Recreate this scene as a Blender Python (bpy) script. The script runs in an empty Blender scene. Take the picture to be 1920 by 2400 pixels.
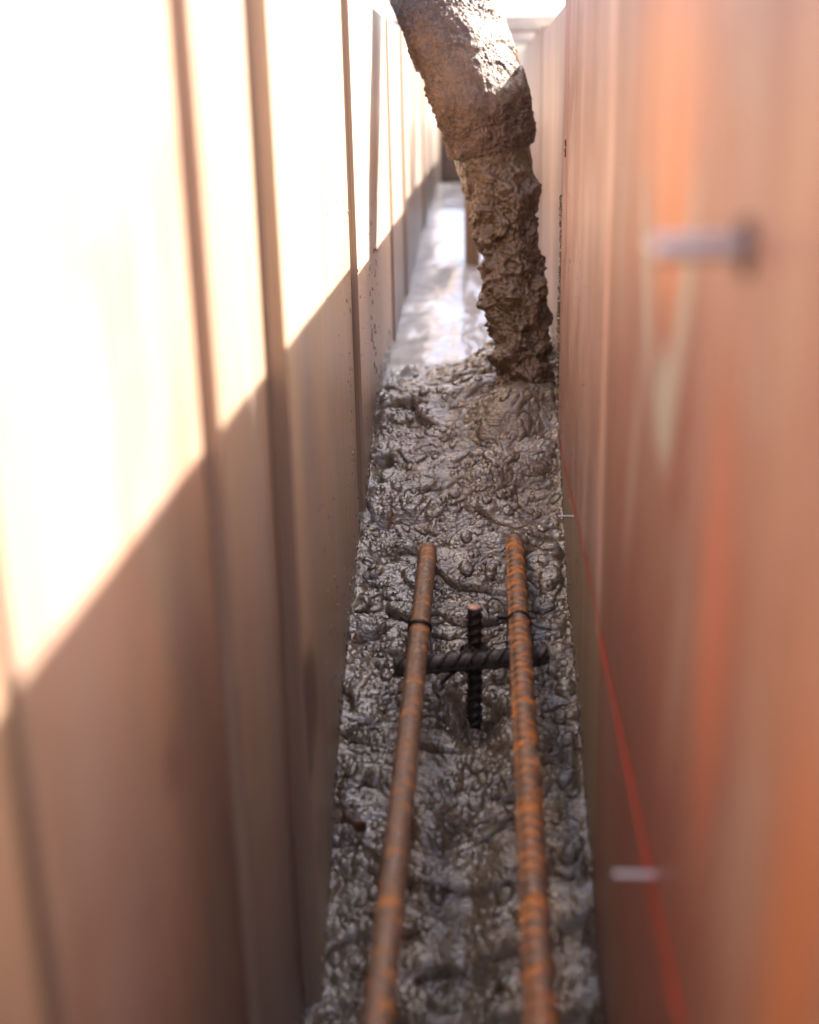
import bpy, math, random
import numpy as np
from mathutils import Vector, Matrix
random.seed(5)
rng = np.random.default_rng(11)
sc = bpy.context.scene
col = sc.collection
R = math.radians

# ------------------------------------------------------------------ noise
_perm = np.random.default_rng(3).permutation(256).astype(np.int64)
_perm = np.concatenate([_perm, _perm, _perm])
_g = np.random.default_rng(4).normal(size=(256, 3)); _g /= np.linalg.norm(_g, axis=1)[:, None]

def perlin(x, y, z=0.0):
    x, y, z = np.broadcast_arrays(np.asarray(x, float), np.asarray(y, float), np.asarray(z, float))
    xi, yi, zi = np.floor(x).astype(np.int64), np.floor(y).astype(np.int64), np.floor(z).astype(np.int64)
    xf, yf, zf = x - xi, y - yi, z - zi
    xi &= 255; yi &= 255; zi &= 255
    fu = lambda t: t * t * t * (t * (t * 6 - 15) + 10)
    u, v, w = fu(xf), fu(yf), fu(zf)
    def gr(a, b, c):
        h = _perm[_perm[_perm[xi + a] + yi + b] + zi + c]
        g = _g[h]
        return g[..., 0] * (xf - a) + g[..., 1] * (yf - b) + g[..., 2] * (zf - c)
    def lp(a, b, t): return a + (b - a) * t
    return 1.5 * lp(lp(lp(gr(0,0,0), gr(1,0,0), u), lp(gr(0,1,0), gr(1,1,0), u), v),
                    lp(lp(gr(0,0,1), gr(1,0,1), u), lp(gr(0,1,1), gr(1,1,1), u), v), w)

def sstep(a, b, x):
    t = np.clip((x - a) / (b - a), 0, 1); return t * t * (3 - 2 * t)

# ------------------------------------------------------------------ mesh helpers
def tag(o, label=None, cat=None, group=None, kind=None):
    if label: o['label'] = label
    if cat: o['category'] = cat
    if group: o['group'] = group
    if kind: o['kind'] = kind
    return o

def mesh_np(name, verts, faces, mat, parent=None, smooth=True):
    me = bpy.data.meshes.new(name)
    v = np.asarray(verts, dtype=np.float32)
    if isinstance(faces, np.ndarray):
        n = len(faces)
        me.vertices.add(len(v)); me.vertices.foreach_set('co', v.ravel())
        me.loops.add(n * 4); me.loops.foreach_set('vertex_index', faces.astype(np.int32).ravel())
        me.polygons.add(n)
        me.polygons.foreach_set('loop_start', np.arange(0, n * 4, 4, dtype=np.int32))
        me.polygons.foreach_set('loop_total', np.full(n, 4, dtype=np.int32))
        me.update(calc_edges=True)
    else:
        me.from_pydata([tuple(map(float, p)) for p in v], [], faces)
    me.validate()
    me.polygons.foreach_set('use_smooth', np.full(len(me.polygons), smooth))
    me.materials.append(mat)
    o = bpy.data.objects.new(name, me); col.objects.link(o)
    if parent: o.parent = parent
    return o

class MB:
    """collects boxes, prisms and tubes, links them as one mesh object"""
    def __init__(s): s.v = []; s.f = []
    def hexa(s, p):      # 8 corners: bottom ring 0-3, top ring 4-7
        b = len(s.v); s.v += [tuple(q) for q in p]
        for f in ((0,3,2,1),(4,5,6,7),(0,1,5,4),(1,2,6,5),(2,3,7,6),(3,0,4,7)):
            s.f.append(tuple(b + i for i in f))
        return s
    def box(s, x0, x1, y0, y1, z0, z1):
        return s.hexa([(x0,y0,z0),(x1,y0,z0),(x1,y1,z0),(x0,y1,z0),(x0,y0,z1),(x1,y0,z1),(x1,y1,z1),(x0,y1,z1)])
    def tube(s, pts, r, seg=10):
        pts = [Vector(p) for p in pts]; n = len(pts); b = len(s.v)
        up = Vector((0.13, 0.21, 1)).normalized()
        for i, p in enumerate(pts):
            t = (pts[min(i+1, n-1)] - pts[max(i-1, 0)]).normalized()
            a = t.cross(up)
            if a.length < .05: a = t.cross(Vector((1, 0, 0)))
            a.normalize(); c = a.cross(t); 
            rr = r[i] if isinstance(r, (list, tuple)) else r
            for k in range(seg):
                g = 2 * math.pi * k / seg
                s.v.append(tuple(p + (a * math.cos(g) + c * math.sin(g)) * rr))
        for i in range(n - 1):
            for k in range(seg):
                k2 = (k + 1) % seg
                s.f.append((b + i*seg + k, b + i*seg + k2, b + (i+1)*seg + k2, b + (i+1)*seg + k))
        s.f.append(tuple(b + k for k in range(seg))[::-1]); s.f.append(tuple(b + (n-1)*seg + k for k in range(seg)))
        return s
    def build(s, name, mat, parent=None, smooth=False, bevel=0):
        me = bpy.data.meshes.new(name); me.from_pydata(s.v, [], s.f); me.validate()
        if smooth: me.polygons.foreach_set('use_smooth', np.full(len(me.polygons), True))
        me.materials.append(mat)
        o = bpy.data.objects.new(name, me); col.objects.link(o)
        if parent: o.parent = parent
        if bevel:
            m = o.modifiers.new('bevel', 'BEVEL'); m.width = bevel; m.segments = 2; m.limit_method = 'ANGLE'
        return o

def empty(name, loc=(0, 0, 0)):
    o = bpy.data.objects.new(name, None); col.objects.link(o); o.location = loc; o.empty_display_size = .05
    return o

# ------------------------------------------------------------------ material helpers
class NT:
    def __init__(s, name):
        s.m = bpy.data.materials.new(name); s.m.use_nodes = True
        s.t = s.m.node_tree; s.b = s.t.nodes['Principled BSDF']
        s.pos = s.n('ShaderNodeNewGeometry').outputs['Position']
    def n(s, typ, **kw):
        nd = s.t.nodes.new(typ)
        for k, v in kw.items(): setattr(nd, k, v)
        return nd
    def link(s, a, b): s.t.links.new(a, b)
    def setin(s, sock, v):
        if hasattr(v, 'is_linked') or isinstance(v, bpy.types.NodeSocket): s.link(v, sock)
        else: sock.default_value = v
    def mapv(s, scale=(1,1,1), loc=(0,0,0), src=None):
        m = s.n('ShaderNodeMapping'); s.link(src or s.pos, m.inputs['Vector'])
        m.inputs['Scale'].default_value = scale; m.inputs['Location'].default_value = loc
        return m.outputs[0]
    def noise(s, scale=(1,1,1), loc=(0,0,0), detail=4, rough=.55, dist=0, src=None):
        nd = s.n('ShaderNodeTexNoise'); s.link(s.mapv(scale, loc, src), nd.inputs['Vector'])
        nd.inputs['Scale'].default_value = 1; nd.inputs['Detail'].default_value = detail
        nd.inputs['Roughness'].default_value = rough; nd.inputs['Distortion'].default_value = dist
        return nd.outputs['Fac']
    def ramp(s, fac, stops, interp='LINEAR'):
        r = s.n('ShaderNodeValToRGB'); s.link(fac, r.inputs[0]); e = r.color_ramp.elements
        r.color_ramp.interpolation = interp
        while len(e) < len(stops): e.new(.5)
        for i, (p, c) in enumerate(stops):
            e[i].position = p; e[i].color = (c[0], c[1], c[2], 1) if not isinstance(c, (int, float)) else (c, c, c, 1)
        return r.outputs[0]
    def math(s, op, a, b=0.0, c=None, clamp=False):
        m = s.n('ShaderNodeMath', operation=op, use_clamp=clamp)
        s.setin(m.inputs[0], a); s.setin(m.inputs[1], b)
        if c is not None: s.setin(m.inputs[2], c)
        return m.outputs[0]
    def mix(s, fac, a, b, blend='MIX'):
        m = s.n('ShaderNodeMix', data_type='RGBA', blend_type=blend)
        s.setin(m.inputs['Factor'], fac)
        for i, v in ((6, a), (7, b)):
            if isinstance(v, (tuple, list)): v = (v[0], v[1], v[2], 1)
            s.setin(m.inputs[i], v)
        return m.outputs[2]
    def bump(s, h, dist=.001, strength=1.0, prev=None):
        b = s.n('ShaderNodeBump'); b.inputs['Distance'].default_value = dist; b.inputs['Strength'].default_value = strength
        s.link(h, b.inputs['Height'])
        if prev is not None: s.link(prev, b.inputs['Normal'])
        return b.outputs[0]
    def out(s, color=None, rough=None, normal=None, **kw):
        if color is not None: s.setin(s.b.inputs['Base Color'], (color[0], color[1], color[2], 1) if isinstance(color, tuple) else color)
        if rough is not None: s.setin(s.b.inputs['Roughness'], rough)
        if normal is not None: s.link(normal, s.b.inputs['Normal'])
        for k, v in kw.items(): s.setin(s.b.inputs[k.replace('_', ' ')], v)
        return s.m

def sep(n):
    s = n.n('ShaderNodeSeparateXYZ'); n.link(n.pos, s.inputs[0]); return s.outputs

def blob(n, xyz, cy, cz, ry, rz, soft=.5, warp=None, tilt=0.0):
    """soft elliptical stain on a wall plane, centred at world (y, z)"""
    dy = n.math('SUBTRACT', xyz[1], cy); dz = n.math('SUBTRACT', xyz[2], cz)
    if tilt: dy = n.math('MULTIPLY_ADD', dz, tilt, dy)
    dy = n.math('DIVIDE', dy, ry); dz = n.math('DIVIDE', dz, rz)
    d = n.math('SQRT', n.math('ADD', n.math('MULTIPLY', dy, dy), n.math('MULTIPLY', dz, dz)))
    if warp is not None: d = n.math('ADD', d, n.math('MULTIPLY_ADD', warp, 0.7, -0.35))
    mr = n.n('ShaderNodeMapRange', interpolation_type='SMOOTHSTEP'); n.link(d, mr.inputs[0])
    mr.inputs[1].default_value = 1 - soft; mr.inputs[2].default_value = 1 + soft * .5
    mr.inputs[3].default_value = 1; mr.inputs[4].default_value = 0
    return mr.outputs[0]

def ply(name, light, mid, dark, seed=0, stains=(), rough=.45, coat=.0, grain=1.0, mottle=False, film=(.30,.25,.22), film_amt=.35, low_tint=None):
    n = NT(name); xyz = sep(n)
    off = (seed * 3.1, seed * 7.7, seed * 1.3)
    big = n.noise((8, 9, 6.5) if mottle else (5, 7, 2.2), off, 5, .65)
    streak = n.noise((30, 42, 1.6), off, 5, .62, .3)
    fine = n.noise((160, 260, 7), off, 4, .6)
    c = n.ramp(big, [(.3, dark), (.5, mid), (.72, light)])
    c2 = n.ramp(streak, [(.32, tuple(v*.72 for v in dark)), (.5, mid), (.68, light)])
    c = n.mix(.12 if mottle else .48, c, c2)
    c = n.mix(.30 * grain, c, n.ramp(fine, [(.35, tuple(v*.55 for v in mid)), (.6, light)]))
    filmf = n.math('MULTIPLY', n.ramp(n.noise((10, 13, 7) if mottle else (12, 16, 1.1), (off[0]+4, off[1], off[2]), 4, .6, .6), [(.46, 0), (.66, 1)]), film_amt)
    c = n.mix(filmf, c, film)
    wob = n.noise((22, 26, 10), (off[0], off[1]+9, off[2]), 4, .6)
    for (cy, cz, ry, rz, colr, amt, soft, tilt) in stains:
        f = n.math('MULTIPLY', blob(n, xyz, cy, cz, ry, rz, soft, wob, tilt), amt)
        c = n.mix(f, c, colr)
    if low_tint is not None:     # second tone blended in low on the sheet, ragged upper edge
        z0, z1, colr, amt = low_tint
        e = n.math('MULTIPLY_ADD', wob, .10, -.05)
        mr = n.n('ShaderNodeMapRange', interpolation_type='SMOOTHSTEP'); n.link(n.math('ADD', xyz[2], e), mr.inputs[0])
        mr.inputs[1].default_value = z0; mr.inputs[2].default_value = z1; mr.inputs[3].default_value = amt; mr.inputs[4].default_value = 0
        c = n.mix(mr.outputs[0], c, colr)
    # fine pits, scratches and dark flecks
    fl = n.ramp(n.noise((90, 330, 60), off, 2, .5), [(.735, 0), (.76, 1)])
    c = n.mix(n.math('MULTIPLY', fl, .75), c, (.03, .02, .016))
    scr = n.ramp(n.noise((60, 480, 9), (off[0]+1, off[1], off[2]), 2, .5), [(.70, 0), (.74, 1)])
    c = n.mix(n.math('MULTIPLY', scr, .45), c, tuple(v*.4 for v in dark))
    h = n.math('ADD', n.math('MULTIPLY', fine, .7), n.math('MULTIPLY', fl, -1.2))
    nm = n.bump(h, .0005, .6)
    rr = n.ramp(streak, [(.3, rough - .1), (.7, rough + .14)])
    return n.out(c, rr, nm, Specular_IOR_Level=.5, Coat_Weight=coat, Coat_Roughness=.35)

def wet(name, c_dark, c_mid, c_light, rough0=.16, rough1=.42, bumpd=.0009, scale=1.0, coat=.6, spec=.5, slurry=False, coat_ior=1.55):
    n = NT(name)
    a = n.noise((30*scale,)*3, (0,0,0), 6, .65, .6)
    ax = .55 if slurry else 1.0      # the paste is dragged across the trench
    b = n.noise(((110 if slurry else 150)*scale*ax, (125 if slurry else 165)*scale, 130*scale), (2,0,0), 3, .55, .3)
    g = n.noise((440*scale*ax, 440*scale, 400*scale), (0,5,0), 2, .6)
    c = n.ramp(a, [(.33, c_dark), (.5, c_mid), (.7, c_light)])
    c = n.mix(.40, c, n.ramp(b, [(.38, c_dark), (.62, c_light)]))
    v = n.n('ShaderNodeTexVoronoi'); n.link(n.mapv((300*scale,)*3), v.inputs['Vector']); v.inputs['Scale'].default_value = 1
    sand = n.ramp(v.outputs['Distance'], [(.0, 1), (.5, 0)])
    h = n.math('ADD', n.math('MULTIPLY', b, .7 if slurry else 1.4), n.math('ADD', n.math('MULTIPLY', g, 1.6), n.math('MULTIPLY', sand, .18)))
    rr = n.ramp(a, [(.35, rough0), (.65, rough1)])
    if slurry:   # bleed water beyond the pile, sky reflection painted in as pale colour
        xyz = sep(n)
        yy = n.math('MULTIPLY_ADD', n.noise((30,14,30), (1,1,1), 4, .6), .16, n.math('MULTIPLY_ADD', n.math('MAXIMUM', n.math('MINIMUM', n.math('SUBTRACT', xyz[0], .02), .03), -.13), -.85, xyz[1]))
        mr = n.n('ShaderNodeMapRange', interpolation_type='SMOOTHSTEP'); n.link(yy, mr.inputs[0])
        mr.inputs[1].default_value = 1.59; mr.inputs[2].default_value = 1.69
        w_ = mr.outputs[0]
        h = n.math('MULTIPLY', h, n.math('MULTIPLY_ADD', w_, -.80, 1.0))
        c = n.mix(w_, c, n.ramp(a, [(.35,(.33,.335,.345)),(.65,(.50,.51,.53))]))
        rr = n.mix(w_, rr, (.55,.55,.55))
    nm = n.bump(h, bumpd, 1.0)
    cw = coat
    if slurry:   # wetter along the left form and in pools, drier paste elsewhere
        k = n.math('MULTIPLY_ADD', xyz[0], -3.2, n.math('MULTIPLY_ADD', n.noise((22,30,22), (3,3,3), 4, .6), 2.6, -.85), clamp=True)
        dx = n.math('DIVIDE', n.math('SUBTRACT', xyz[0], .035), .055); dy = n.math('DIVIDE', n.math('SUBTRACT', xyz[1], 1.335), .075)
        dd = n.math('SUBTRACT', 1.15, n.math('SQRT', n.math('ADD', n.math('MULTIPLY', dx, dx), n.math('MULTIPLY', dy, dy))), clamp=True)
        k = n.math('SUBTRACT', k, n.math('MULTIPLY', dd, 1.3), clamp=True)
        cw = n.math('MULTIPLY_ADD', n.math('MAXIMUM', k, w_), .78, .22)
    m = n.out(c, rr, nm, Specular_IOR_Level=spec, Coat_Weight=cw, Coat_Roughness=.05, Coat_IOR=coat_ior)
    n.link(nm, n.b.inputs['Coat Normal'])
    return m

M = {}
M['concrete'] = wet('wet_concrete_mat', (.070,.050,.032), (.132,.098,.064), (.205,.156,.107), .18, .40, .00085, coat=1.0, spec=.6, slurry=True, coat_ior=1.8)
M['hose'] = wet('mud_coat_mat', (.044,.023,.013), (.090,.050,.030), (.150,.090,.057), .34, .55, .0011, 1.5, .12, .45)
M['stream'] = wet('falling_concrete_mat', (.044,.026,.014), (.086,.052,.030), (.145,.092,.055), .24, .48, .0009, 1.0, .25, .45)

def rust(name, amt_lo, amt_hi, steel=(.17,.135,.12), orange=(.50,.16,.035), brown=(.20,.085,.04), rough=.5, seed=0, sc_=(110,75,110)):
    n = NT(name)
    a = n.noise(sc_, (seed,0,0), 5, .6, .3)
    b = n.noise((420,160,420), (0,seed,0), 4, .6)
    c = n.mix(n.ramp(b, [(.4,0),(.62,1)]), steel, brown)
    c = n.mix(n.ramp(a, [(amt_lo,0),(amt_hi,1)]), c, orange)
    nm = n.bump(n.math('ADD', b, n.noise((1500,)*3, (0,0,0), 2, .5)), .0003, .8)
    return n.out(c, n.ramp(a, [(.4, rough-.12), (.62, rough+.25)]), nm, Metallic=n.ramp(a, [(amt_lo,.35),(amt_hi,0)]), Specular_IOR_Level=.5)
M['rust_l'] = rust('rebar_rust_mat', .53, .64, (.165,.120,.095), (.50,.205,.055), brown=(.27,.15,.08), seed=2, sc_=(60,100,60))
M['rust_r'] = rust('rebar_bright_rust_mat', .49, .60, (.165,.125,.105), (.56,.20,.04), brown=(.24,.13,.07), seed=7, sc_=(45,210,45))
M['dark_steel'] = rust('dark_steel_mat', .66, .74, (.045,.036,.033), (.16,.055,.025), (.022,.017,.015), .38, seed=3)
M['wire'] = rust('tie_wire_mat', .7, .8, (.022,.02,.02), (.12,.05,.02), (.03,.02,.018), .4, seed=5)
n = NT('galvanised_mat'); M['galv'] = n.out((.46,.45,.47), .38, n.bump(n.noise((900,)*3), .0002, .5), Metallic=.75)
n = NT('red_chalk_mat'); M['chalk'] = n.out(n.ramp(n.noise((300,90,300), (0,0,0), 4, .7), [(.35,(.46,.055,.032)),(.6,(.70,.095,.06))]), .85)
n = NT('cut_edge_mat'); xyz = sep(n)
ly = n.noise((900, 4, 3), (0,0,0), 2, .5)
M['edge'] = n.out(n.mix(n.ramp(ly, [(.44,0),(.56,1)]), (.38,.28,.20), (.25,.175,.125)), .7, n.bump(ly, .0006, .6))
n = NT('timber_mat')
tg = n.noise((35,35,4), (0,0,0), 5, .65, .6)
M['timber'] = n.out(n.ramp(tg, [(.3,(.17,.10,.055)),(.55,(.33,.215,.125)),(.75,(.42,.29,.18))]), .6, n.bump(tg, .001, .5))
n = NT('sawn_end_mat')
M['pale'] = n.out(n.ramp(n.noise((60,60,60),(0,0,0),4,.6), [(.3,(.42,.36,.30)),(.7,(.60,.53,.46))]), .7)
n = NT('soil_mat')
g1 = n.noise((3,3,3),(0,0,0),8,.65); g2 = n.noise((60,60,60),(0,0,0),5,.6)
M['soil'] = n.out(n.mix(.5, n.ramp(g1, [(.3,(.20,.16,.12)),(.7,(.36,.31,.26))]), n.ramp(g2, [(.35,(.16,.13,.10)),(.65,(.42,.38,.33))])), .9, n.bump(g2, .01, .8))
n = NT('dead_leaf_mat')
M['leaf'] = n.out(n.ramp(n.noise((260,260,260),(0,0,0),4,.6), [(.35,(.035,.014,.007)),(.65,(.12,.042,.015))]), .5, n.bump(n.noise((500,)*3), .0006, .8))

# ------------------------------------------------------------------ ground
MB_ = MB()
def ground():
    b = MB(); zg = -.86
    # one sheet with the form standing on it
    me = bpy.data.meshes.new('ground')
    me.from_pydata([(-400,-400,zg),(400,-400,zg),(400,400,zg),(-400,400,zg)], [], [(0,1,2,3)])
    me.materials.append(M['soil']); o = bpy.data.objects.new('ground', me); col.objects.link(o)
    tag(o, 'bare building site soil around the formwork', None, None, 'structure')
ground()

# ------------------------------------------------------------------ formwork panels
TOP = .090
def panel(side, y0, x0, y1, x1, mat, label, top=TOP, group=None, bottom=-.84, th=.018, studs=True, chalk=None):
    """plywood sheet from (x0,y0) to (x1,y1) with its outside studs and walers. side -1 left, +1 right"""
    cy = (y0 + y1) / 2
    root = empty('formwork_panel', (side * .16, cy, bottom))
    tag(root, label, 'formwork panel', group)
    ox, oy, oz = root.location
    xo0, xo1 = x0 + side * th, x1 + side * th
    sh = MB()
    if side < 0: ring = [(xo0,y0),(x0,y0),(x1,y1),(xo1,y1)]
    else: ring = [(x0,y0),(xo0,y0),(xo1,y1),(x1,y1)]
    sh.hexa([(px-ox, py-oy, bottom-oz) for px, py in ring] + [(px-ox, py-oy, top-oz) for px, py in ring])
    o = sh.build('plywood_sheet', mat, root)
    o.data.materials.append(M['edge'])
    for p in o.data.polygons:          # cut edges: faces along the trench ends and the top
        if abs(p.normal.x) < .6: p.material_index = 1
    bv = o.modifiers.new('bevel', 'BEVEL'); bv.width = .0009; bv.segments = 2
    if studs:
        xb = side * (max(abs(xo0), abs(xo1)) + .001)
        ys = [y0 + .03, y1 - .03] if y1 - y0 < .6 else [y0 + .03, (y0 + y1)/2, y1 - .03]
        for yy in ys:
            s = MB(); a, b_ = sorted((xb, xb + side * .068))
            s.box(a-ox, b_-ox, yy-.019-oy, yy+.019-oy, bottom+.002-oz, top-.012-oz)
            s.build('stud', M['timber'], root, bevel=.002)
        for zz in (-.62, -.22):
            s = MB(); a, b_ = sorted((xb + side * .069, xb + side * .107))
            s.box(a-ox, b_-ox, y0+.004-oy, y1-.004-oy, zz-.045-oz, zz+.045-oz)
            s.build('waler', M['timber'], root, bevel=.002)
    if chalk:
        for (ca, cb, za, zb, w, ph) in chalk:
            N = 60; vs = []; fs = []
            for i in range(N + 1):
                t = i / N; yy = ca + (cb - ca) * t
                xx = x0 + (x1 - x0) * (yy - y0) / (y1 - y0) - side * .0006
                zz = za + (zb - za) * t + .0012 * float(perlin(yy * 9 + ph, ph, .3)) 
                ww = w * (.75 + .6 * float(perlin(yy * 60 + ph, 3.3, ph)))
                vs += [(xx-ox, yy-oy, zz-ww-oz), (xx-ox, yy-oy, zz+ww-oz)]
            for i in range(N): fs.append((2*i, 2*i+2, 2*i+3, 2*i+1))
            mesh_np('chalk_line', vs, fs, M['chalk'], root)
    return root

LL, LM, LD = (.44,.275,.20), (.33,.195,.14), (.20,.115,.085)
XW = -.132
pl = [
 # y0, x0, y1, x1, kwargs
 (-.70, -.131, .290, -.131, dict(light=(.50,.35,.23), mid=(.42,.28,.18), dark=(.27,.175,.11), seed=1), 'blurred tan form panel at the lower left corner, nearest of the left wall'),
 (.297, -.129, .541, -.132, dict(light=(.42,.275,.19), mid=(.32,.19,.128), dark=(.15,.084,.057), seed=2, mottle=True, low_tint=(-.55,-.18,(.17,.10,.075),.6),
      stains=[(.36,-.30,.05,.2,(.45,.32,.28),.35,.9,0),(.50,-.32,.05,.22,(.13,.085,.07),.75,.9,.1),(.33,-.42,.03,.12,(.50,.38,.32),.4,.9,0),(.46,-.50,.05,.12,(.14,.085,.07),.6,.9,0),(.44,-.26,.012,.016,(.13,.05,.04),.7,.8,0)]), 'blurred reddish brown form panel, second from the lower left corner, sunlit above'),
 (.542, -.1235, .708, -.132, dict(light=(.42,.295,.205), mid=(.31,.21,.14), dark=(.165,.108,.073), seed=3, low_tint=(-.55,-.2,(.15,.10,.075),.6),
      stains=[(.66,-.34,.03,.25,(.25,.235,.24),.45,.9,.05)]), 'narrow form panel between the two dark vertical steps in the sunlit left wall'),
 (.709, -.1195, 1.170, -.132, dict(light=(.48,.35,.235), mid=(.34,.24,.155), dark=(.15,.10,.064), seed=4, low_tint=(-.5,-.28,(.19,.135,.09),.6),
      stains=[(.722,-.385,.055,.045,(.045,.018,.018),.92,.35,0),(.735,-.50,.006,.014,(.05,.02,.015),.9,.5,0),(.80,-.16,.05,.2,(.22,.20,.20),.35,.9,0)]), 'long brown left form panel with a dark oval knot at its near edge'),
 (1.179, -.1262, 1.655, -.132, dict(light=(.56,.40,.30), mid=(.44,.30,.215), dark=(.30,.20,.14), seed=5, low_tint=(-.33,-.27,(.10,.085,.07),.6)), 'lighter tan left form panel with black pits, just past the dark crack'),
 (1.662, -.1295, 1.905, -.132, dict(light=(.40,.29,.23), mid=(.29,.21,.165), dark=(.17,.125,.10), seed=6, low_tint=(-.30,-.2,(.08,.07,.06),.6)), 'narrow grey brown left form panel just beyond the tan pitted one'),
 (1.912, -.1285, 2.46, -.132, dict(light=(.34,.26,.21), mid=(.24,.18,.145), dark=(.14,.105,.085), seed=7, low_tint=(-.27,-.1,(.07,.06,.052),.7)), 'dark form panel of the left wall, next before the farthest one'),
 (2.467, -.1275, 3.298, -.132, dict(light=(.30,.23,.19), mid=(.21,.16,.13), dark=(.12,.09,.075), seed=8, low_tint=(-.24,-.02,(.06,.05,.045),.7)), 'farthest dark form panel of the left wall, meeting the end wall'),
]
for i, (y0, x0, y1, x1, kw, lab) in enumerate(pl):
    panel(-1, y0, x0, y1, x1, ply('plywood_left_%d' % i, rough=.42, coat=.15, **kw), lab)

pr = [
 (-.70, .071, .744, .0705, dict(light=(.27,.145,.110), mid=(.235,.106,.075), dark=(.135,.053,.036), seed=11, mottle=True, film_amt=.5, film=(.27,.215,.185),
      stains=[(.525,.02,.11,.11,(.44,.165,.06),.85,1.0,0),(.50,-.04,.05,.045,(.48,.16,.045),.7,.8,0),(.50,-.34,.17,.14,(.20,.07,.05),.75,.8,0),
              (.59,-.30,.12,.17,(.17,.07,.055),.55,.9,0),(.42,-.36,.10,.15,(.20,.075,.055),.55,.9,0),
              (.722,-.2,.025,.6,(.20,.10,.065),.6,.6,0),(.575,-.085,.013,.055,(.30,.29,.25),.95,.5,-.5),(.465,-.085,.014,.065,(.30,.29,.25),.95,.5,.4),(.505,-.125,.030,.028,(.30,.29,.25),.95,.5,0),
              (.60,-.18,.014,.07,(.33,.28,.24),.6,.8,.3),(.44,-.20,.012,.09,(.33,.25,.21),.55,.8,.2),
              (.372,-.17,.03,.09,(.46,.15,.08),.5,.8,0),
              (.300,-.1,.016,.7,(.30,.20,.14),.5,.9,.03),(.25,-.24,.035,.14,(.36,.135,.05),.75,.8,0),
              (.595,-.028,.010,.012,(.45,.14,.07),.6,.7,0)],
      ), 'blurred orange stained form panel filling the right foreground, with the biggest nail',
      [(.10,.742,-.3275,-.3355,.0042,1.0),(.10,.742,-.3215,-.3315,.0009,2.0)]),
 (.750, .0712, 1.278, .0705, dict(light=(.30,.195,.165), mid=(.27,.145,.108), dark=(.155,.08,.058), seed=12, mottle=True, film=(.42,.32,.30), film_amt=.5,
      stains=[(.775,-.1,.012,.5,(.66,.40,.31),.5,.8,0)], low_tint=(-.352,-.338,(.22,.165,.105),.85)),
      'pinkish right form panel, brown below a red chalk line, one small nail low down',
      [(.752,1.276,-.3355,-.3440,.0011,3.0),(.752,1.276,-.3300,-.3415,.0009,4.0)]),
 (1.281, .0775, 2.02, .078, dict(light=(.40,.30,.245), mid=(.33,.235,.185), dark=(.22,.15,.11), seed=13, film=(.60,.47,.40), film_amt=.3, low_tint=(-.31,-.25,(.13,.10,.075),.7)),
      'pale tan right form panel beside the falling concrete, with one small dark hole', None),
 (2.026, .0765, 3.298, .0765, dict(light=(.40,.30,.25), mid=(.34,.24,.20), dark=(.25,.17,.13), seed=14),
      'farthest form panel of the right wall, seen as a pale sliver beside the hose', None),
]
for i, (y0, x0, y1, x1, kw, lab, ch) in enumerate(pr):
    panel(1, y0, x0, y1, x1, ply('plywood_right_%d' % i, rough=.5, coat=.1, **kw), lab, top=TOP + (.0, .0, -.006, .004)[i], chalk=ch)

# end wall across the trench
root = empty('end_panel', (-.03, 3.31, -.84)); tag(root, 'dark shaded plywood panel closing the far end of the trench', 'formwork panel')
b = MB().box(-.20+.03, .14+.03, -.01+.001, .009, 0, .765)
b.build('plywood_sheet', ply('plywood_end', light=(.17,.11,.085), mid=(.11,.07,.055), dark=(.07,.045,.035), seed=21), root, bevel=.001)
for xx in (-.12, .09):
    MB().box(xx-.019+.03, xx+.019+.03, .010, .098, .002, .75).build('stud', M['timber'], root, bevel=.002)

# timber stake standing in the slurry
ts = MB(); 
ts.box(-.0440, -.0185, 2.10, 2.128, -.62, .06)
o = ts.build('timber_stake', M['timber'], bevel=.003); tag(o, 'upright timber stake standing in the bright slurry behind the falling concrete', 'stake')

# spreader boards lying across the two walls
for (y, w, zt, lab, mt) in ((2.22, .07, .024, 'pale timber spreader board lying across the trench top, nearest one beyond the hose', 'pale'),
                        (2.75, .09, .03, 'pale timber spreader board lying across the trench top near the far end', 'pale')):
    b = MB().box(-.30, .30, y, y + w, TOP + .005, TOP + .005 + zt)
    tag(b.build('spreader_board', M[mt], bevel=.002), lab, 'board', 'spreader boards across the trench')

# ------------------------------------------------------------------ wet concrete bed
LY = [-1.0, .30, .705, .784, .91, .998, 1.115, 1.223, 1.313, 1.42, 1.593, 1.997, 2.652, 3.0, 3.4]
LZ = [-.76, -.70, -.612, -.572, -.492, -.461, -.437, -.378, -.346, -.330, -.320, -.291, -.232, -.222, -.22]
RY = [-1.0, .30, .663, .781, .925, 1.087, 1.245, 1.284, 1.42, 1.593, 1.997, 2.652, 3.0, 3.4]
RZ = [-.76, -.70, -.576, -.528, -.489, -.446, -.357, -.330, -.318, -.314, -.291, -.232, -.222, -.22]
XA, XB = -.147, .088

def bed_base(x, y):
    zl = np.interp(y, LY, LZ); zr = np.interp(y, RY, RZ)
    # smooth the piecewise profile a little
    for d in (-.03, .03):
        zl = zl + np.interp(y + d, LY, LZ); zr = zr + np.interp(y + d, RY, RZ)
    zl /= 3; zr /= 3
    t = np.clip((x + .132) / .203, 0, 1)
    z = zl + (zr - zl) * t
    return z

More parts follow.
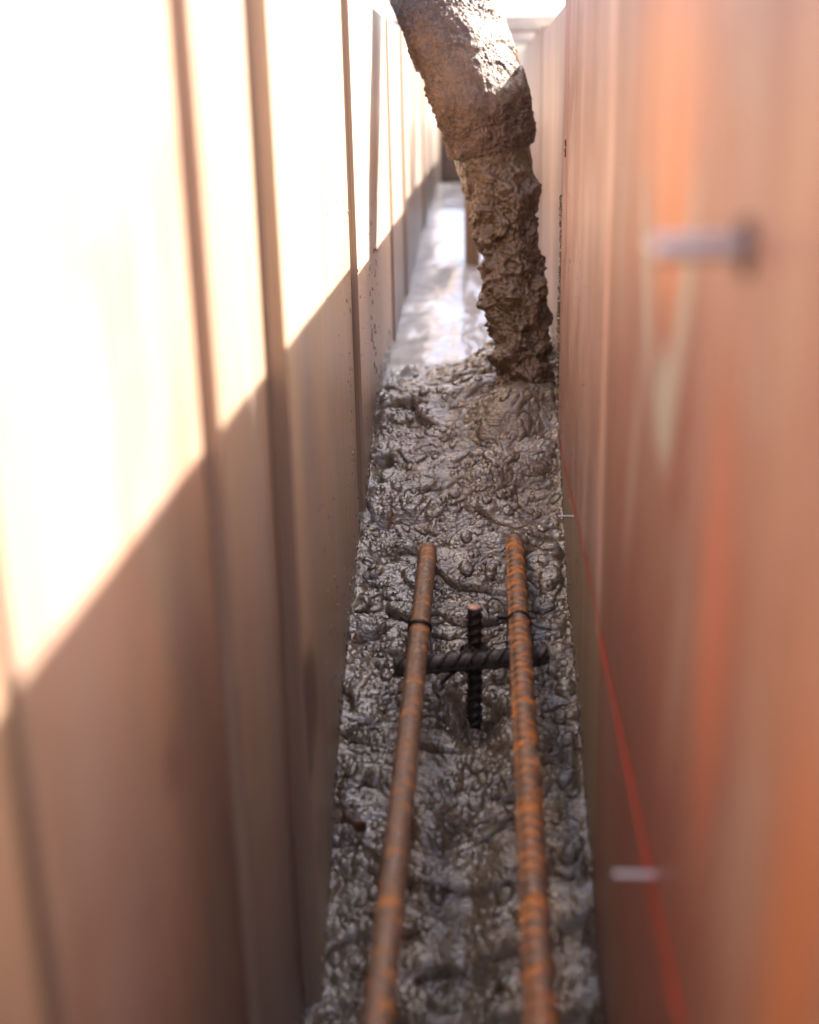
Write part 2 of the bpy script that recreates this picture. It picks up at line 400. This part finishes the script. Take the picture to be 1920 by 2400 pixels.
def fbm(x, y, z, octs):
    """octs: (freq_x, freq_y, amp) list"""
    h = 0
    for k, (fx, fy, a) in enumerate(octs): h = h + a * perlin(x*fx + 7.3*k, y*fy + 3.1*k, z + 1.7*k)
    return h
def scarp(n, w=.05):        # one-sided steps: sheets of paste lying over one another
    return sstep(-w, w, n) - .5
def bed_disp(x, y):
    wx = perlin(x*13, y*13, 1.5)*.014 + perlin(x*40, y*40, 7.1)*.004 + perlin(x*110, y*110, 7.7)*.0008
    wy = perlin(x*13, y*13, 9.5)*.012 + perlin(x*40, y*40, 3.1)*.004 + perlin(x*110, y*110, 2.7)*.0008
    qx, qy = x + wx, y + wy
    pile = sstep(.70, .86, y) * (1 - sstep(1.50, 1.59, y + .045*perlin(x*22, 2.2, .4) + .02*perlin(x*60, y*40, 5.) - .85*np.clip(x-.02, -.13, .03)))
    near = 1 - sstep(.70, .86, y)
    wl = sstep(0, .014, x - XW - .004); wr = sstep(0, .010, .072 - x)
    edge = .35 + .65 * wl * wr
    rough = fbm(qx, qy, .2, [(10, 16, .0150), (21, 36, .0070), (45, 80, .0022), (100, 170, .0008), (230, 320, .0007), (420, 500, .0004)])
    e1 = perlin(qx*17, qy*34, 21.2); e2 = perlin(qx*34 + 5, qy*62, 24.2); e3 = perlin(qx*80, qy*125, 27.7)
    am = np.clip(.5 + 1.3*perlin(x*14, y*16, 31.3), .1, 1.2)
    rough += +.0100*scarp(e1, .08)*am + .0026*scarp(e2, .12)*(1.3-am)
    # a few deep creases
    cr = perlin(qx*19 + 3, qy*30, 41.1)
    rough -= .0016*np.exp(-(cr/.045)**2)*np.clip(2*perlin(x*22, y*22, 43.)+.2, 0, 1)
    # small clods
    cl = perlin(qx*42, qy*56, 51.5)
    rough += .0036*sstep(.16, .42, cl)
    rip = perlin(qx*18 + 2*perlin(x*8, y*8, 3.), qy*80, 2.2)
    nearh = fbm(qx, qy, 3.2, [(8, 14, .0080), (17, 40, .0048), (36, 85, .0020), (80, 160, .0010), (190, 300, .0006), (400, 500, .0004)])
    nearh += .0040*rip*np.clip(perlin(x*12, y*9, 5.5)+.4, 0, 1) + .0085*scarp(perlin(qx*11, qy*40, 61.), .05) + .0010*scarp(perlin(qx*60, qy*110, 63.), .1)
    far = .0028*perlin(qx*16, qy*10, 3.3) + .0013*perlin(qx*40, qy*24, 3.9) + .0003*perlin(qx*120, qy*80, 4.4)
    fm = 1 - np.clip(pile + near, 0, 1)
    calm = 1 - .45*np.exp(-(((x-.032)/.05)**2 + ((y-1.33)/.05)**2))
    h = (pile * (rough * calm + .014 * sstep(1.22, 1.42, y)) + near * nearh) * edge + fm * far
    # hollow round the rebar stub, trench between the bars, mound where the stream lands
    h -= .034 * np.exp(-(((x+.014)/.022)**2 + ((y-.925)/.035)**2))
    h -= .012 * np.exp(-(((x+.02)/.02)**2)) * sstep(.62,.72,y) * (1-sstep(.80,.9,y))
    md = np.exp(-(((x-.032)/.050)**2 + ((y-1.325)/.050)**2)**1.4)
    h += .014 * md + .012 * np.exp(-(((x-.03)/.06)**2 + ((y-1.285)/.035)**2)) * (1 + .25*perlin(x*45, y*45, 77.)) 
    h -= .010 * np.exp(-(((x-.030)/.05)**2 + ((y-1.265)/.018)**2))
    h += .012 * np.exp(-(((x-.01)/.045)**2 + ((y-1.47)/.035)**2))
    h += .013 * np.exp(-(((x+.098)/.010)**2 + ((y-1.475)/.009)**2))
    h += .018 * np.exp(-(((x+.045)/.035)**2 + ((y-2.02)/.09)**2))
    rag = np.clip(perlin(y*38, 1.1, 6.)+.35*perlin(y*140, 2.1, 9.), 0, 1) * (pile + near)
    h += .016 * rag * (1 - sstep(0, .006, x - XW)) + .013 * np.roll(rag, 37, 0) * (1 - sstep(0, .005, .0712 - x))
    h += .0030 * (1 - wl) * (pile + near) + .002 * (1 - wr) * (pile + near)
    # keep the bars' tips just proud of the paste
    for (tx, ty, tz) in ((-.0612, 1.10, -.4195), (.0222, 1.11, -.4125)):
        lim = tz - .004; s_ = np.exp(-(((x-tx)/.013)**2)) * (1 - sstep(ty-.045, ty+.030, y)) * sstep(.85, 1.0, y)
        zz = bed_base(x, y) + h
        h = h - s_ * np.maximum(zz - lim, 0)
    return h

def bed():
    ys = np.concatenate([np.arange(-.9, .60, .006), np.arange(.60, .80, .0013), np.arange(.80, 1.52, .00095), np.arange(1.52, 1.8, .002), np.arange(1.8, 3.302, .005)])
    xs = np.linspace(XA, XB, 248)
    X, Y = np.meshgrid(xs, ys)
    Z = bed_base(X, Y) + bed_disp(X, Y)
    srng = np.random.default_rng(77)
    for q_ in range(5200):
        cx = srng.uniform(XW + .006, .066); cy = srng.uniform(.62, 1.53); r = (.0018 + .0046 * srng.random()**1.9) if q_ < 520 else srng.uniform(.0012, .0024)
        if q_ >= 520 and perlin(cx*26, cy*30, 88.) < -.06: continue
        if cy > 1.0 and srng.random() < .25: continue
        if abs(cx + .0605) < .011 and cy < 1.10 or abs(cx - .0225) < .011 and cy < 1.11: r *= .5
        i0, i1 = np.searchsorted(ys, [cy - r*1.6, cy + r*1.6]); j0, j1 = np.searchsorted(xs, [cx - r*1.9, cx + r*1.9])
        if i1 - i0 < 2 or j1 - j0 < 2: continue
        a = srng.uniform(0, 3.14); ex = srng.uniform(.65, 1.0)
        dx = X[i0:i1, j0:j1] - cx; dy = Y[i0:i1, j0:j1] - cy
        u = (dx*math.cos(a) + dy*math.sin(a)) / r; v = (-dx*math.sin(a) + dy*math.cos(a)) / (r*ex)
        d = np.sqrt(u*u + v*v) + .15*perlin(dx*400, dy*400, cx*90)
        Z[i0:i1, j0:j1] += r * .55 * np.sqrt(np.clip(1 - d*d, 0, 1)) - r*.12*np.exp(-((d-1.15)/.2)**2)
    # lean the lumps forward a little so that the folds overhang
    gy = np.gradient(Z, axis=0) / np.gradient(Y, axis=0)
    gx = np.gradient(Z, axis=1) / np.gradient(X, axis=1)
    act = sstep(.6, .8, Y) * (1 - sstep(1.5, 1.56, Y))
    # small-scale rounding of crests: move points along the slope
    Xn = X + np.clip(gx, -1.5, 1.5) * -.0010 * act * sstep(0, .01, X - XA) * sstep(0, .01, XB - X)
    Yn = Y + np.clip(gy, -1.5, 1.5) * -.0016 * act
    h, w = X.shape
    V = np.stack([Xn, Yn, Z], -1).reshape(-1, 3)
    idx = np.arange(h * w).reshape(h, w)
    F = np.stack([idx[:-1,:-1], idx[:-1,1:], idx[1:,1:], idx[1:,:-1]], -1).reshape(-1, 4)
    # closed body: drop a skirt to the footing
    border = np.concatenate([idx[0,:], idx[1:,-1], idx[-1,-2::-1], idx[-2:0:-1,0]])
    B = V[border].copy(); B[:,2] = -.845
    s = len(V); nb = len(border)
    V = np.concatenate([V, B]); k = np.arange(nb); k2 = (k+1) % nb
    F = np.concatenate([F, np.stack([border[k], s+k, s+k2, border[k2]], -1)])
    o = mesh_np('wet_concrete', V, F, M['concrete'])
    tag(o, 'grey brown wet concrete filling the trench floor, lumpy in front, smooth slurry behind', 'concrete', None, 'stuff')
bed()

# ------------------------------------------------------------------ hose and falling concrete
def sweep(name, path, radii, mat, disp, parent=None, nseg=300, step=.001, cap0=True, cap1=True, squash=None):
    P = np.array(path, float); Rr = np.array(radii, float)
    # Catmull-Rom resample
    t = np.arange(len(P)); L = np.concatenate([[0], np.cumsum(np.linalg.norm(np.diff(P, axis=0), axis=1))])
    n = int(L[-1] / step); s = np.linspace(0, L[-1], n)
    def cr(A):
        A = np.atleast_2d(A.T).T if A.ndim == 1 else A
        out = np.zeros((n, A.shape[1]))
        seg = np.clip(np.searchsorted(L, s, side='right') - 1, 0, len(L) - 2)
        u = ((s - L[seg]) / (L[seg+1] - L[seg]))[:, None]
        p1 = A[seg]; p2 = A[seg+1]; p0 = A[np.maximum(seg-1, 0)]; p3 = A[np.minimum(seg+2, len(A)-1)]
        return .5*((2*p1)+(-p0+p2)*u+(2*p0-5*p1+4*p2-p3)*u**2+(-p0+3*p1-3*p2+p3)*u**3)
    C = cr(P); rad = cr(Rr)[:, 0]
    T = np.gradient(C, axis=0); T /= np.linalg.norm(T, axis=1)[:, None]
    A = np.cross(T, np.array([0, 1., 0])); A /= np.linalg.norm(A, axis=1)[:, None]; Bn = np.cross(A, T)
    g = np.linspace(0, 2*np.pi, nseg, endpoint=False)
    N = A[:, None, :]*np.cos(g)[None, :, None] + Bn[:, None, :]*np.sin(g)[None, :, None]
    V0 = C[:, None, :] + N * rad[:, None, None]
    d = disp(V0, s[:, None] + 0*g[None], g[None] + 0*s[:, None], L[-1])
    V = V0 + N * d[..., None]
    idx = np.arange(n*nseg).reshape(n, nseg); nx = np.roll(idx, -1, axis=1)
    F = np.stack([idx[:-1], nx[:-1], nx[1:], idx[1:]], -1).reshape(-1, 4)
    V = V.reshape(-1, 3)
    for flag, ring, c in ((cap0, idx[0], C[0]), (cap1, idx[-1], C[-1])):
        if flag:
            b = len(V); rr = V[ring]
            prev = ring
            for k in (.8, .55, .3, .08):
                q = c + (rr - c) * k + (T[0] * -1 if ring is idx[0] else T[-1]) * 0
                V = np.concatenate([V, q]); cur = np.arange(b, b + nseg); b += nseg
                F = np.concatenate([F, np.stack([prev, np.roll(prev, -1), np.roll(cur, -1), cur], -1)]); prev = cur
            V = np.concatenate([V, c[None]])
            F = np.concatenate([F, np.stack([prev, np.roll(prev, -1), np.full(nseg, b), np.full(nseg, b)], -1)[::1]]) if False else F
    return mesh_np(name, V, F, mat, parent)

def d_hose(V, s, g, L):
    x, y, z = V[..., 0], V[..., 1], V[..., 2]
    fade = 1 - sstep(.5, .7, s)     # s runs from the outlet up
    w = perlin(x*30, y*30, z*30)*.01
    d = .0030*perlin(x*14, y*14, z*14) + .0016*perlin(x*40, y*40, z*40)
    # splashes of mud in patches, ragged edge of the caked layer
    patch = perlin(x*22+w*20, y*22, z*22+5)
    d += .0022*sstep(.02, .07, patch) + .0014*sstep(.08, .12, perlin(x*38, y*38, z*34+9)) + .0030*(1-sstep(.0, .07, s))*perlin(x*60, y*60, z*70)
    gran = perlin(x*120, y*120, z*190)*.6+.2; gran2 = perlin(x*330, y*330, z*400)*1.1+.2
    rg = .35 + .65*np.clip(.5 + 1.6*perlin(x*20, y*20, z*20+3), 0, 1)
    d += (.0030*(gran-.2) + .0022*(gran2-.2)) * rg
    # raised ring at the outlet
    d += .0016*np.exp(-((s-.012)/.010)**2) - .003*np.exp(-(s/.0022)**2)
    return d

hose = empty('pump_hose', (0.0009, 1.43, -.0582))
tag(hose, 'thick mud coated concrete pump hose hanging down into the trench from above', 'hose')
hx = np.array([(.0008, 1.430, -.062), (-.0040, 1.428, -.036), (-.0131, 1.430, .0004), (-.0315, 1.460, .0436), (-.0525, 1.51, .0993), (-.085, 1.57, .170), (-.125, 1.65, .26), (-.20, 1.76, .42), (-.31, 1.90, .60), (-.50, 2.10, .76), (-.80,2.40,.84)])
hr = np.array([.0445, .0470, .0500, .0520, .0545, .056, .057, .057, .057, .057, .057])
lo = hx - np.array(hose.location)
sweep('hose_body', lo, hr, M['hose'], lambda V, s, g, L: d_hose(V + np.array(hose.location), s, g, L), hose, nseg=340, step=.0012)
# dark rubber rim just showing at the mouth
rim = MB(); 
T0 = Vector(hx[0] - hx[1]).normalized(); a = T0.cross(Vector((0,1,0))).normalized(); c_ = a.cross(T0)
pts = [Vector(lo[0]) + T0*.0008 + (a*math.cos(t)+c_*math.sin(t))*.0405 for t in np.linspace(0, 2*math.pi, 60)]
rim.tube(pts, .0028, 8); rim.build('hose_rim', M['dark_steel'], hose, smooth=True)

def d_stream(V, s, g, L):
    x, y, z = V[..., 0], V[..., 1], V[..., 2]
    w = perlin(x*25, y*25, z*25)
    q = w*.25
    d = .0085*perlin(x*15, y*15, z*19+2) + .0070*perlin(x*36+q, y*36, z*40+q)
    d += .0040*perlin(x*80+q, y*80, z*70+1) + 0.0026*np.abs(perlin(x*150, y*150, z*125+4)) + .0019*perlin(x*240, y*240, z*200) + .0010*perlin(x*420, y*420, z*380)
    d += .0042*sstep(.12, .36, perlin(x*46, y*46, z*50+11)) - .0040*sstep(.14, .38, perlin(x*44, y*44, z*58+31))
    return d * (.22 + .78*sstep(.01, .10, s))
# stream path runs from the mouth down into the pile
sx = np.array([(-.0020, 1.429, -.050), (.0020, 1.428, -.066), (.0065, 1.424, -.090), (.0150, 1.410, -.1284), (.0222, 1.400, -.1792), (.0268, 1.388, -.2244), (.0300, 1.372, -.2536), (.0345, 1.355, -.2879), (.0365, 1.345, -.312), (.036, 1.34, -.335), (.036,1.34,-.37)])
sr = np.array([.0410, .0425, .0395, .0350, .0335, .0330, .0285, .0300, .0330, .046, .052])
o = sweep('concrete_stream', sx, sr, M['stream'], d_stream, None, nseg=320, step=.0009)
tag(o, 'ragged brown column of concrete pouring from the hose mouth onto the pile', 'concrete')

# ------------------------------------------------------------------ rebars
def rebar(name, p0, p1, r, mat, rib, pitch, slant, longit, parent=None, step=.0008, seg=48, roll=0.0, ragged=.0):
    p0, p1 = np.array(p0, float), np.array(p1, float); L = np.linalg.norm(p1-p0); T = (p1-p0)/L
    up = np.array([0, 0, 1.]) if abs(T[2]) < .8 else np.array([0, 1., 0])
    A = np.cross(T, up); A /= np.linalg.norm(A); B = np.cross(A, T)
    n = max(int(L/step), 8); s = np.linspace(0, L, n); g = np.linspace(0, 2*np.pi, seg, endpoint=False)
    S, G = np.meshgrid(s, g, indexing='ij'); G2 = G + roll
    ph = (S + slant * r * np.where(np.sin(G2) > 0, 1, -1) * np.cos(G2) if not isinstance(slant, str) else S + G2*pitch*2/(2*np.pi)) / pitch
    fr = ph - np.floor(ph)
    prof = np.exp(-((fr-.5)/.13)**2)
    mask = np.clip(np.abs(np.sin(G2))*1.6, 0, 1) if not isinstance(slant, str) else 1
    rad = r - rib*.4 + rib * prof * mask
    if longit: rad = np.maximum(rad, r + rib*.9*np.exp(-(np.sin(G2)/.13)**2) - rib*.2)
    rad = rad + .00018*perlin(S*300, np.cos(G)*3, np.sin(G)*3) 
    rad[0] *= .90; rad[-1] *= .90
    Ct = p0[None, None] + T*S[..., None]
    V = Ct + (A*np.cos(G)[..., None] + B*np.sin(G)[..., None])*rad[..., None]
    V[-1] += T * ragged * np.cos(g)[:, None]
    idx = np.arange(n*seg).reshape(n, seg); nx = np.roll(idx, -1, axis=1)
    F = [tuple(q) for q in np.stack([idx[:-1], nx[:-1], nx[1:], idx[1:]], -1).reshape(-1, 4)]
    V = V.reshape(-1, 3); F.append(tuple(idx[0][::-1])); F.append(tuple(idx[-1]))
    F = [tuple(int(i) for i in q) for q in F]
    return mesh_np(name, V, F, mat, parent)

def ext(p, q, k):   # extend from q through p
    p, q = np.array(p), np.array(q); return tuple(q + (p-q)*k)
Lt, Ln = (-.0612, 1.1131, -.4186), (-.0580, .5118, -.4485)
Rt, Rn = (.0222, 1.1212, -.4118), (.0252, .5169, -.4504)
o = rebar('rebar', ext(Ln, Lt, 1.9), ext(Lt, Ln, 1.015), .0083, M['rust_l'], .0008, .0105, .55, True, roll=.95)
tag(o, 'left of the two long rusty reinforcing bars, with a smooth raised seam along it', 'rebar', 'long rebars lying along the trench')
o = rebar('rebar', ext(Rn, Rt, 1.9), ext(Rt, Rn, 1.012), .0083, M['rust_r'], .0022, .0110, .35, True, roll=.35)
tag(o, 'right of the two long rusty reinforcing bars, brighter orange with close cross ribs', 'rebar', 'long rebars lying along the trench')
o = rebar('cross_rebar', (-.0800, .920, -.4462), (.0465, .937, -.4420), .0083, M['dark_steel'], .0018, .0120, .8, True, roll=.4)
tag(o, 'short dark steel bar tied crosswise under the two rusty bars', 'rebar')
o = rebar('rebar_stub', (-.0152, .9445, -.56), (-.0142, .9445, -.4030), .0064, M['dark_steel'], .0017, .0085, 'spiral', False)
cap = MB(); cap.tube([(-.0142,.9445,-.4032),(-.0142,.9445,-.4022),(-.0142,.9445,-.4016)], [.0060,.0058,.004], 24)
tag(o, 'short dark upright ribbed bar standing in the concrete behind the crossbar', 'rebar')
n = NT('fresh_cut_mat'); M['cut'] = n.out(n.ramp(n.noise((500,)*3), [(.35,(.30,.17,.11)),(.65,(.56,.36,.26))]), .45, Metallic=.3)
cap.build('cut_face', M['cut'], o, smooth=True)

# tie wires
def bar_pt(a, b, y):
    a, b = Vector(a), Vector(b); t = (y - a.y)/(b.y - a.y); return a.lerp(b, t)
def loop_pts(c, ax, ra, rb, turns=2, tilt=0.0, n=26, drift=.002):
    ax = Vector(ax).normalized(); u = ax.cross(Vector((0,0,1))).normalized(); v = u.cross(ax)
    pts = []
    for i in range(int(n*turns)+1):
        t = 2*math.pi*i/n
        pts.append(Vector(c) + u*math.cos(t)*ra + v*math.sin(t)*rb + ax*(drift*t/6.28 + tilt*math.sin(t)))
    return pts
def wire(name, label, paths, r=.0009):
    b = MB()
    for p in paths: b.tube(p, r, 7)
    o = b.build(name, M['wire'], smooth=True); tag(o, label, 'wire', 'tie wires holding the bars')
def pigtail(c, d, n=30, turns=4, L=.008, rr=.0012, ph=0):
    d = Vector(d).normalized(); u = d.cross(Vector((0,0,1))).normalized(); v = u.cross(d)
    return [Vector(c) + d*(L*i/n) + (u*math.cos(6.283*turns*i/n+ph) + v*math.sin(6.283*turns*i/n+ph))*rr for i in range(n+1)]
cL = bar_pt(Lt, Ln, .952); cR = bar_pt(Rt, Rn, .955)
axL = Vector(Lt) - Vector(Ln)
wire('tie_wire', 'dark tie wire looped round the left rusty bar just above the crossbar',
     [loop_pts(cL, axL, .0098, .0098, 2, -.004), [cL + Vector((.0095, -.004, -.001)), cL + Vector((.0105,-.016,-.014)), cL+Vector((.008,-.028,-.027)), cL+Vector((-.002,-.034,-.030))],
      [cL + Vector((-.0095, .0, .001)), cL + Vector((-.0105,-.014,-.014)), cL+Vector((-.009,-.026,-.027))],
      pigtail(cL + Vector((-.0095, .006, .004)), (-.7, .5, .25)), pigtail(cL + Vector((-.0095, .006, .004)), (-.7, .5, .25), ph=3.14)])
wire('tie_wire', 'dark tie wire looped round the right rusty bar, with a long curled loose end',
     [loop_pts(cR, axL, .0098, .0098, 2, .003), [cR + Vector((.0098, -.003, -.001)), cR + Vector((.0115,-.010,-.014)), cR+Vector((.010,-.018,-.026))],
      [cR + Vector((-.0095, .0, .001)), cR + Vector((-.0105,-.010,-.014)), cR+Vector((-.009,-.018,-.026))],
      [cR + Vector(q) for q in ((-.0098,.002,.0),(-.0105,.020,.001),(-.0125,.034,.003),(-.017,.046,.003),(-.0225,.053,.001),(-.0262,.053,-.002),(-.0275,.046,-.005),(-.0262,.041,-.007))],
      pigtail(cR + Vector((-.0095, .004, .004)), (-.8, .35, -.1), L=.009), pigtail(cR + Vector((-.0095, .004, .004)), (-.8, .35, -.1), L=.009, ph=3.14)])
cc = Vector((-.0150, .9345, -.4440)); ax = (1, .13, .03)
wire('tie_wire', 'dark tie wire wound in coils round the crossbar where the upright stub meets it',
     [loop_pts(cc + Vector((-.0105,0,0)), ax, .0104, .0104, 2.5, .003, drift=.0016), loop_pts(cc + Vector((.0095,.001,0)), ax, .0103, .0103, 3, -.003, drift=.0019),
      [cc + Vector(q) for q in ((-.0105,-.010,.002),(0,-.0035,.0105),(.0035,.013,.006),(.004,.0205,0))],
      [cc + Vector(q) for q in ((.0095,-.010,.001),(0,-.004,.0108),(-.006,.012,.007),(-.007,.020,.001))],
      pigtail(cc + Vector((-.013,-.009,-.005)), (-.8,-.7,-.5), L=.020, rr=.0014), pigtail(cc + Vector((-.013,-.009,-.005)), (-.8,-.7,-.5), L=.020, rr=.0014, ph=3.14)], .0008)

# ------------------------------------------------------------------ nails standing out of the right wall
def nail(x0, y, z, L, r, label, droop=0.0, headed=False):
    root = empty('nail', (x0, y, z)); tag(root, label, 'nail', 'nails standing out of the right wall')
    b = MB(); n_ = 12; pts = [(-L*i/n_, 0, -droop*(i/n_)**2) for i in range(n_+1)]; rr = [r]*(n_-1) + [r*.98, r*.9]
    b.tube([(.006,0,0)] + pts, [r] + rr, 20); b.build('shank', M['galv'], root, smooth=True)
    if headed:
        h = MB(); h.tube([(-L,0,-droop),(-L-.0005,0,-droop),(-L-.0016,0,-droop),(-L-.0020,0,-droop)], [r*1.2, r*1.55, r*1.55, r*1.2], 24)
        h.build('head', M['galv'], root, smooth=True)
    return root
nail(.0708, 1.020, -.3495, .0135, .00105, 'small thin bright nail low on the pink form panel, beside the chalk line')
nail(.0708, .463, -.3230, .0180, .0015, 'blurred silver nail on the red chalk line near the bottom right')
nail(.0708, .352, -.0420, .0265, .0034, 'largest blurred grey nail, high on the orange stained panel', .0005)
# bruise hole round the big nail
b = MB(); 
ring = [(.0708-.0004, .352 + .0075*math.cos(t)*(1+.2*math.sin(3*t)), -.0425 + .0085*math.sin(t)*(1+.2*math.cos(2*t))) for t in np.linspace(0, 2*math.pi, 22)]
n = NT('bruise_mat'); M['bruise'] = n.out((.06,.025,.018), .8)
b.tube(ring, .0016, 8); tag(b.build('nail_hole', M['bruise'], smooth=True), 'dark splintered hole round the largest nail', 'nail hole')
# small nail holes
for (x, y, z, s_, lab) in ((.0704, 1.225, -.0475, .0030, 'pair of small dark splits on the pink form panel near its far edge'),
                      (.0771, 1.37, -.063, .0028, 'single small dark nail hole on the pale panel beside the hose')):
    b = MB()
    for k, (dy, dz) in enumerate(((0, 0), (.001, -.0085)) if 'pair' in lab else ((0, 0),)):
        pts = [(x, y+dy+s_*.9*math.cos(t), z+dz+s_*(1.2 if k else .8)*math.sin(t)) for t in np.linspace(0, 5.2, 12)]
        b.tube(pts, .0011, 6)
    tag(b.build('nail_hole', M['bruise'], smooth=True), lab, 'nail hole')

# brown leaf scrap in the bed near the left wall
def leaf():
    cx, cy = -.1075, .829; cz = float(bed_base(np.array(cx), np.array(cy)) + bed_disp(np.array([cx]), np.array([cy]))[0]) + .0005
    vs = []; fs = []; nu, nv = 22, 9
    for i in range(nu+1):
        u = i/nu; wd = .0085*math.sin(math.pi*min(1, u*1.02+.0))**.7*(1+.25*math.sin(9*u))
        for j in range(nv+1):
            v = j/nv*2-1
            vs.append(((u-.5)*.026 + .003*v*math.sin(3*u), v*wd - .006*(u-.5), .0022*math.cos(v*2.2) + .002*math.sin(7*u+v) - .0035*abs(v)**2))
    for i in range(nu):
        for j in range(nv):
            a_ = i*(nv+1)+j; fs.append((a_, a_+nv+1, a_+nv+2, a_+1))
    o = mesh_np('dead_leaf', vs, fs, M['leaf']); o.location = (cx, cy, cz); o.rotation_euler = (R(14), 0, R(-28))
    m = o.modifiers.new('thick', 'SOLIDIFY'); m.thickness = .0007
    tag(o, 'small curled brown leaf scrap stuck in the concrete near the left wall', 'leaf')
leaf()

# ------------------------------------------------------------------ cement spatter on the forms
def ico():
    t = (1+5**.5)/2; v = [(-1,t,0),(1,t,0),(-1,-t,0),(1,-t,0),(0,-1,t),(0,1,t),(0,-1,-t),(0,1,-t),(t,0,-1),(t,0,1),(-t,0,-1),(-t,0,1)]
    v = [Vector(p).normalized() for p in v]
    f = [(0,11,5),(0,5,1),(0,1,7),(0,7,10),(0,10,11),(1,5,9),(5,11,4),(11,10,2),(10,7,6),(7,1,8),(3,9,4),(3,4,2),(3,2,6),(3,6,8),(3,8,9),(4,9,5),(2,4,11),(6,2,10),(8,6,7),(9,8,1)]
    return v, f
IV, IF = ico()
def surf_x(side, y):
    for (y0, x0, y1, x1, *_r) in (pl if side < 0 else pr):
        if y0 <= y <= y1: return x0 + (x1-x0)*(y-y0)/(y1-y0)
    return None
def spatter(side, n, yr, zr, smin, smax, label, bias=0.0, clusters=(), tide=900):
    vs = []; fs = []
    pts = []
    for _ in range(n):
        y = random.uniform(*yr); z = zr[0] + (zr[1]-zr[0]) * random.random()**(1+bias); pts.append((y, z, random.uniform(smin, smax) * random.random()**1.5 + smin))
    for (cy, cz, ry, rz, k, s0) in clusters:
        for _ in range(k): pts.append((random.gauss(cy, ry), random.gauss(cz, rz), random.uniform(.4, 1)*s0))
    for _ in range(tide):
        y = random.uniform(.62, 1.62); zb = float(np.interp(y, LY if side < 0 else RY, LZ if side < 0 else RZ))
        pts.append((y, zb + abs(random.gauss(0, 1))*.011 + .001, .0006 + .0022*random.random()**3))
    for (y, z, s_) in pts:
        x = surf_x(side, y)
        if x is None: continue
        b0 = len(vs); e = random.uniform(1, 2.2)
        for v in IV:
            j = random.uniform(.8, 1.2)
            vs.append((x + v.x*s_*.55*j, y + v.y*s_*j, z + v.z*s_*j*e))
        fs += [tuple(b0+i for i in f) for f in IF]
    o = mesh_np('cement_spatter', vs, fs, M['concrete']); tag(o, label, 'cement spatter', None, 'stuff')
spatter(-1, 520, (.80, 1.66), (-.44, -.05), .00035, .0016, 'tiny cement drops spattered over the left form wall', .6,
        [(1.34,-.25,.012,.022,16,.0028),(1.40,-.17,.02,.012,12,.0024),(1.31,-.205,.006,.03,12,.002),(1.12,-.25,.006,.03,8,.0016),(1.15,-.16,.006,.03,8,.0013)])
spatter(1, 260, (.80, 1.30), (-.42, -.12), .0003, .0010, 'tiny cement drops spattered over the pink form panel', .8)
# grout caked along the right wall joint beside the stream
def crust():
    vs = []; fs = []
    for k in range(420):
        z = random.uniform(-.33, -.10); y = 1.2815 + random.uniform(-.002, .004) ; s_ = random.uniform(.0006, .0019) * (1.3 if z < -.2 else .8)
        b0 = len(vs); x = .0702 + random.uniform(-.0012, .001)
        for v in IV:
            j = random.uniform(.7, 1.3); vs.append((x+v.x*s_*j, y+v.y*s_*j, z+v.z*s_*j*1.4))
        fs += [tuple(b0+i for i in f) for f in IF]
    o = mesh_np('cement_crust', vs, fs, M['concrete'], smooth=False); tag(o, 'gritty cement crust caked along the far edge of the pink form panel', 'cement crust', None, 'stuff')
crust()

# ------------------------------------------------------------------ light, sky, camera
s_dir = Vector((1.0, .50, 1.20)).normalized()
el = math.asin(s_dir.z); az = math.atan2(s_dir.x, s_dir.y)
w = bpy.data.worlds.new('World'); sc.world = w; w.use_nodes = True
nt = w.node_tree; bg = nt.nodes['Background']; sky = nt.nodes.new('ShaderNodeTexSky')
sky.sky_type = 'NISHITA'; sky.sun_disc = False; sky.sun_elevation = el; sky.sun_rotation = az
sky.air_density = .6; sky.dust_density = 5.0; sky.ozone_density = .3
nt.links.new(sky.outputs[0], bg.inputs[0]); bg.inputs[1].default_value = .12
ld = bpy.data.lights.new('sun', 'SUN'); ld.energy = 5.0; ld.angle = R(.5); ld.color = (1, .93, .84)
lo_ = bpy.data.objects.new('sun', ld); col.objects.link(lo_)
lo_.rotation_euler = (-s_dir).to_track_quat('-Z', 'Y').to_euler(); lo_.location = s_dir * 5

cam = bpy.data.cameras.new('camera'); co = bpy.data.objects.new('camera', cam); col.objects.link(co)
W = Matrix(((.998, .001, .066), (.062, .321, -.945), (-.022, .947, .320)))
x_ = Vector((W[0][0], W[1][0], W[2][0])).normalized(); z_ = Vector((W[0][2], W[1][2], W[2][2])).normalized()
y_ = z_.cross(x_).normalized(); x_ = y_.cross(z_).normalized()
co.matrix_world = Matrix(((x_.x, y_.x, z_.x, 0), (x_.y, y_.y, z_.y, 0), (x_.z, y_.z, z_.z, 0), (0, 0, 0, 1)))
cam.sensor_fit = 'HORIZONTAL'; cam.sensor_width = 24; cam.lens = 36.2885
cam.clip_start = .02; cam.clip_end = 2000
cam.dof.use_dof = True; cam.dof.focus_distance = 1.19; cam.dof.aperture_fstop = 2.8; cam.dof.aperture_blades = 0
sc.camera = co

sc.render.engine = 'CYCLES'
sc.cycles.use_denoising = True
sc.cycles.max_bounces = 8; sc.cycles.diffuse_bounces = 5; sc.cycles.glossy_bounces = 4
sc.cycles.sample_clamp_indirect = 6
sc.view_settings.view_transform = 'Standard'; sc.view_settings.look = 'None'
sc.view_settings.gamma = 1; sc.view_settings.exposure = 2.8
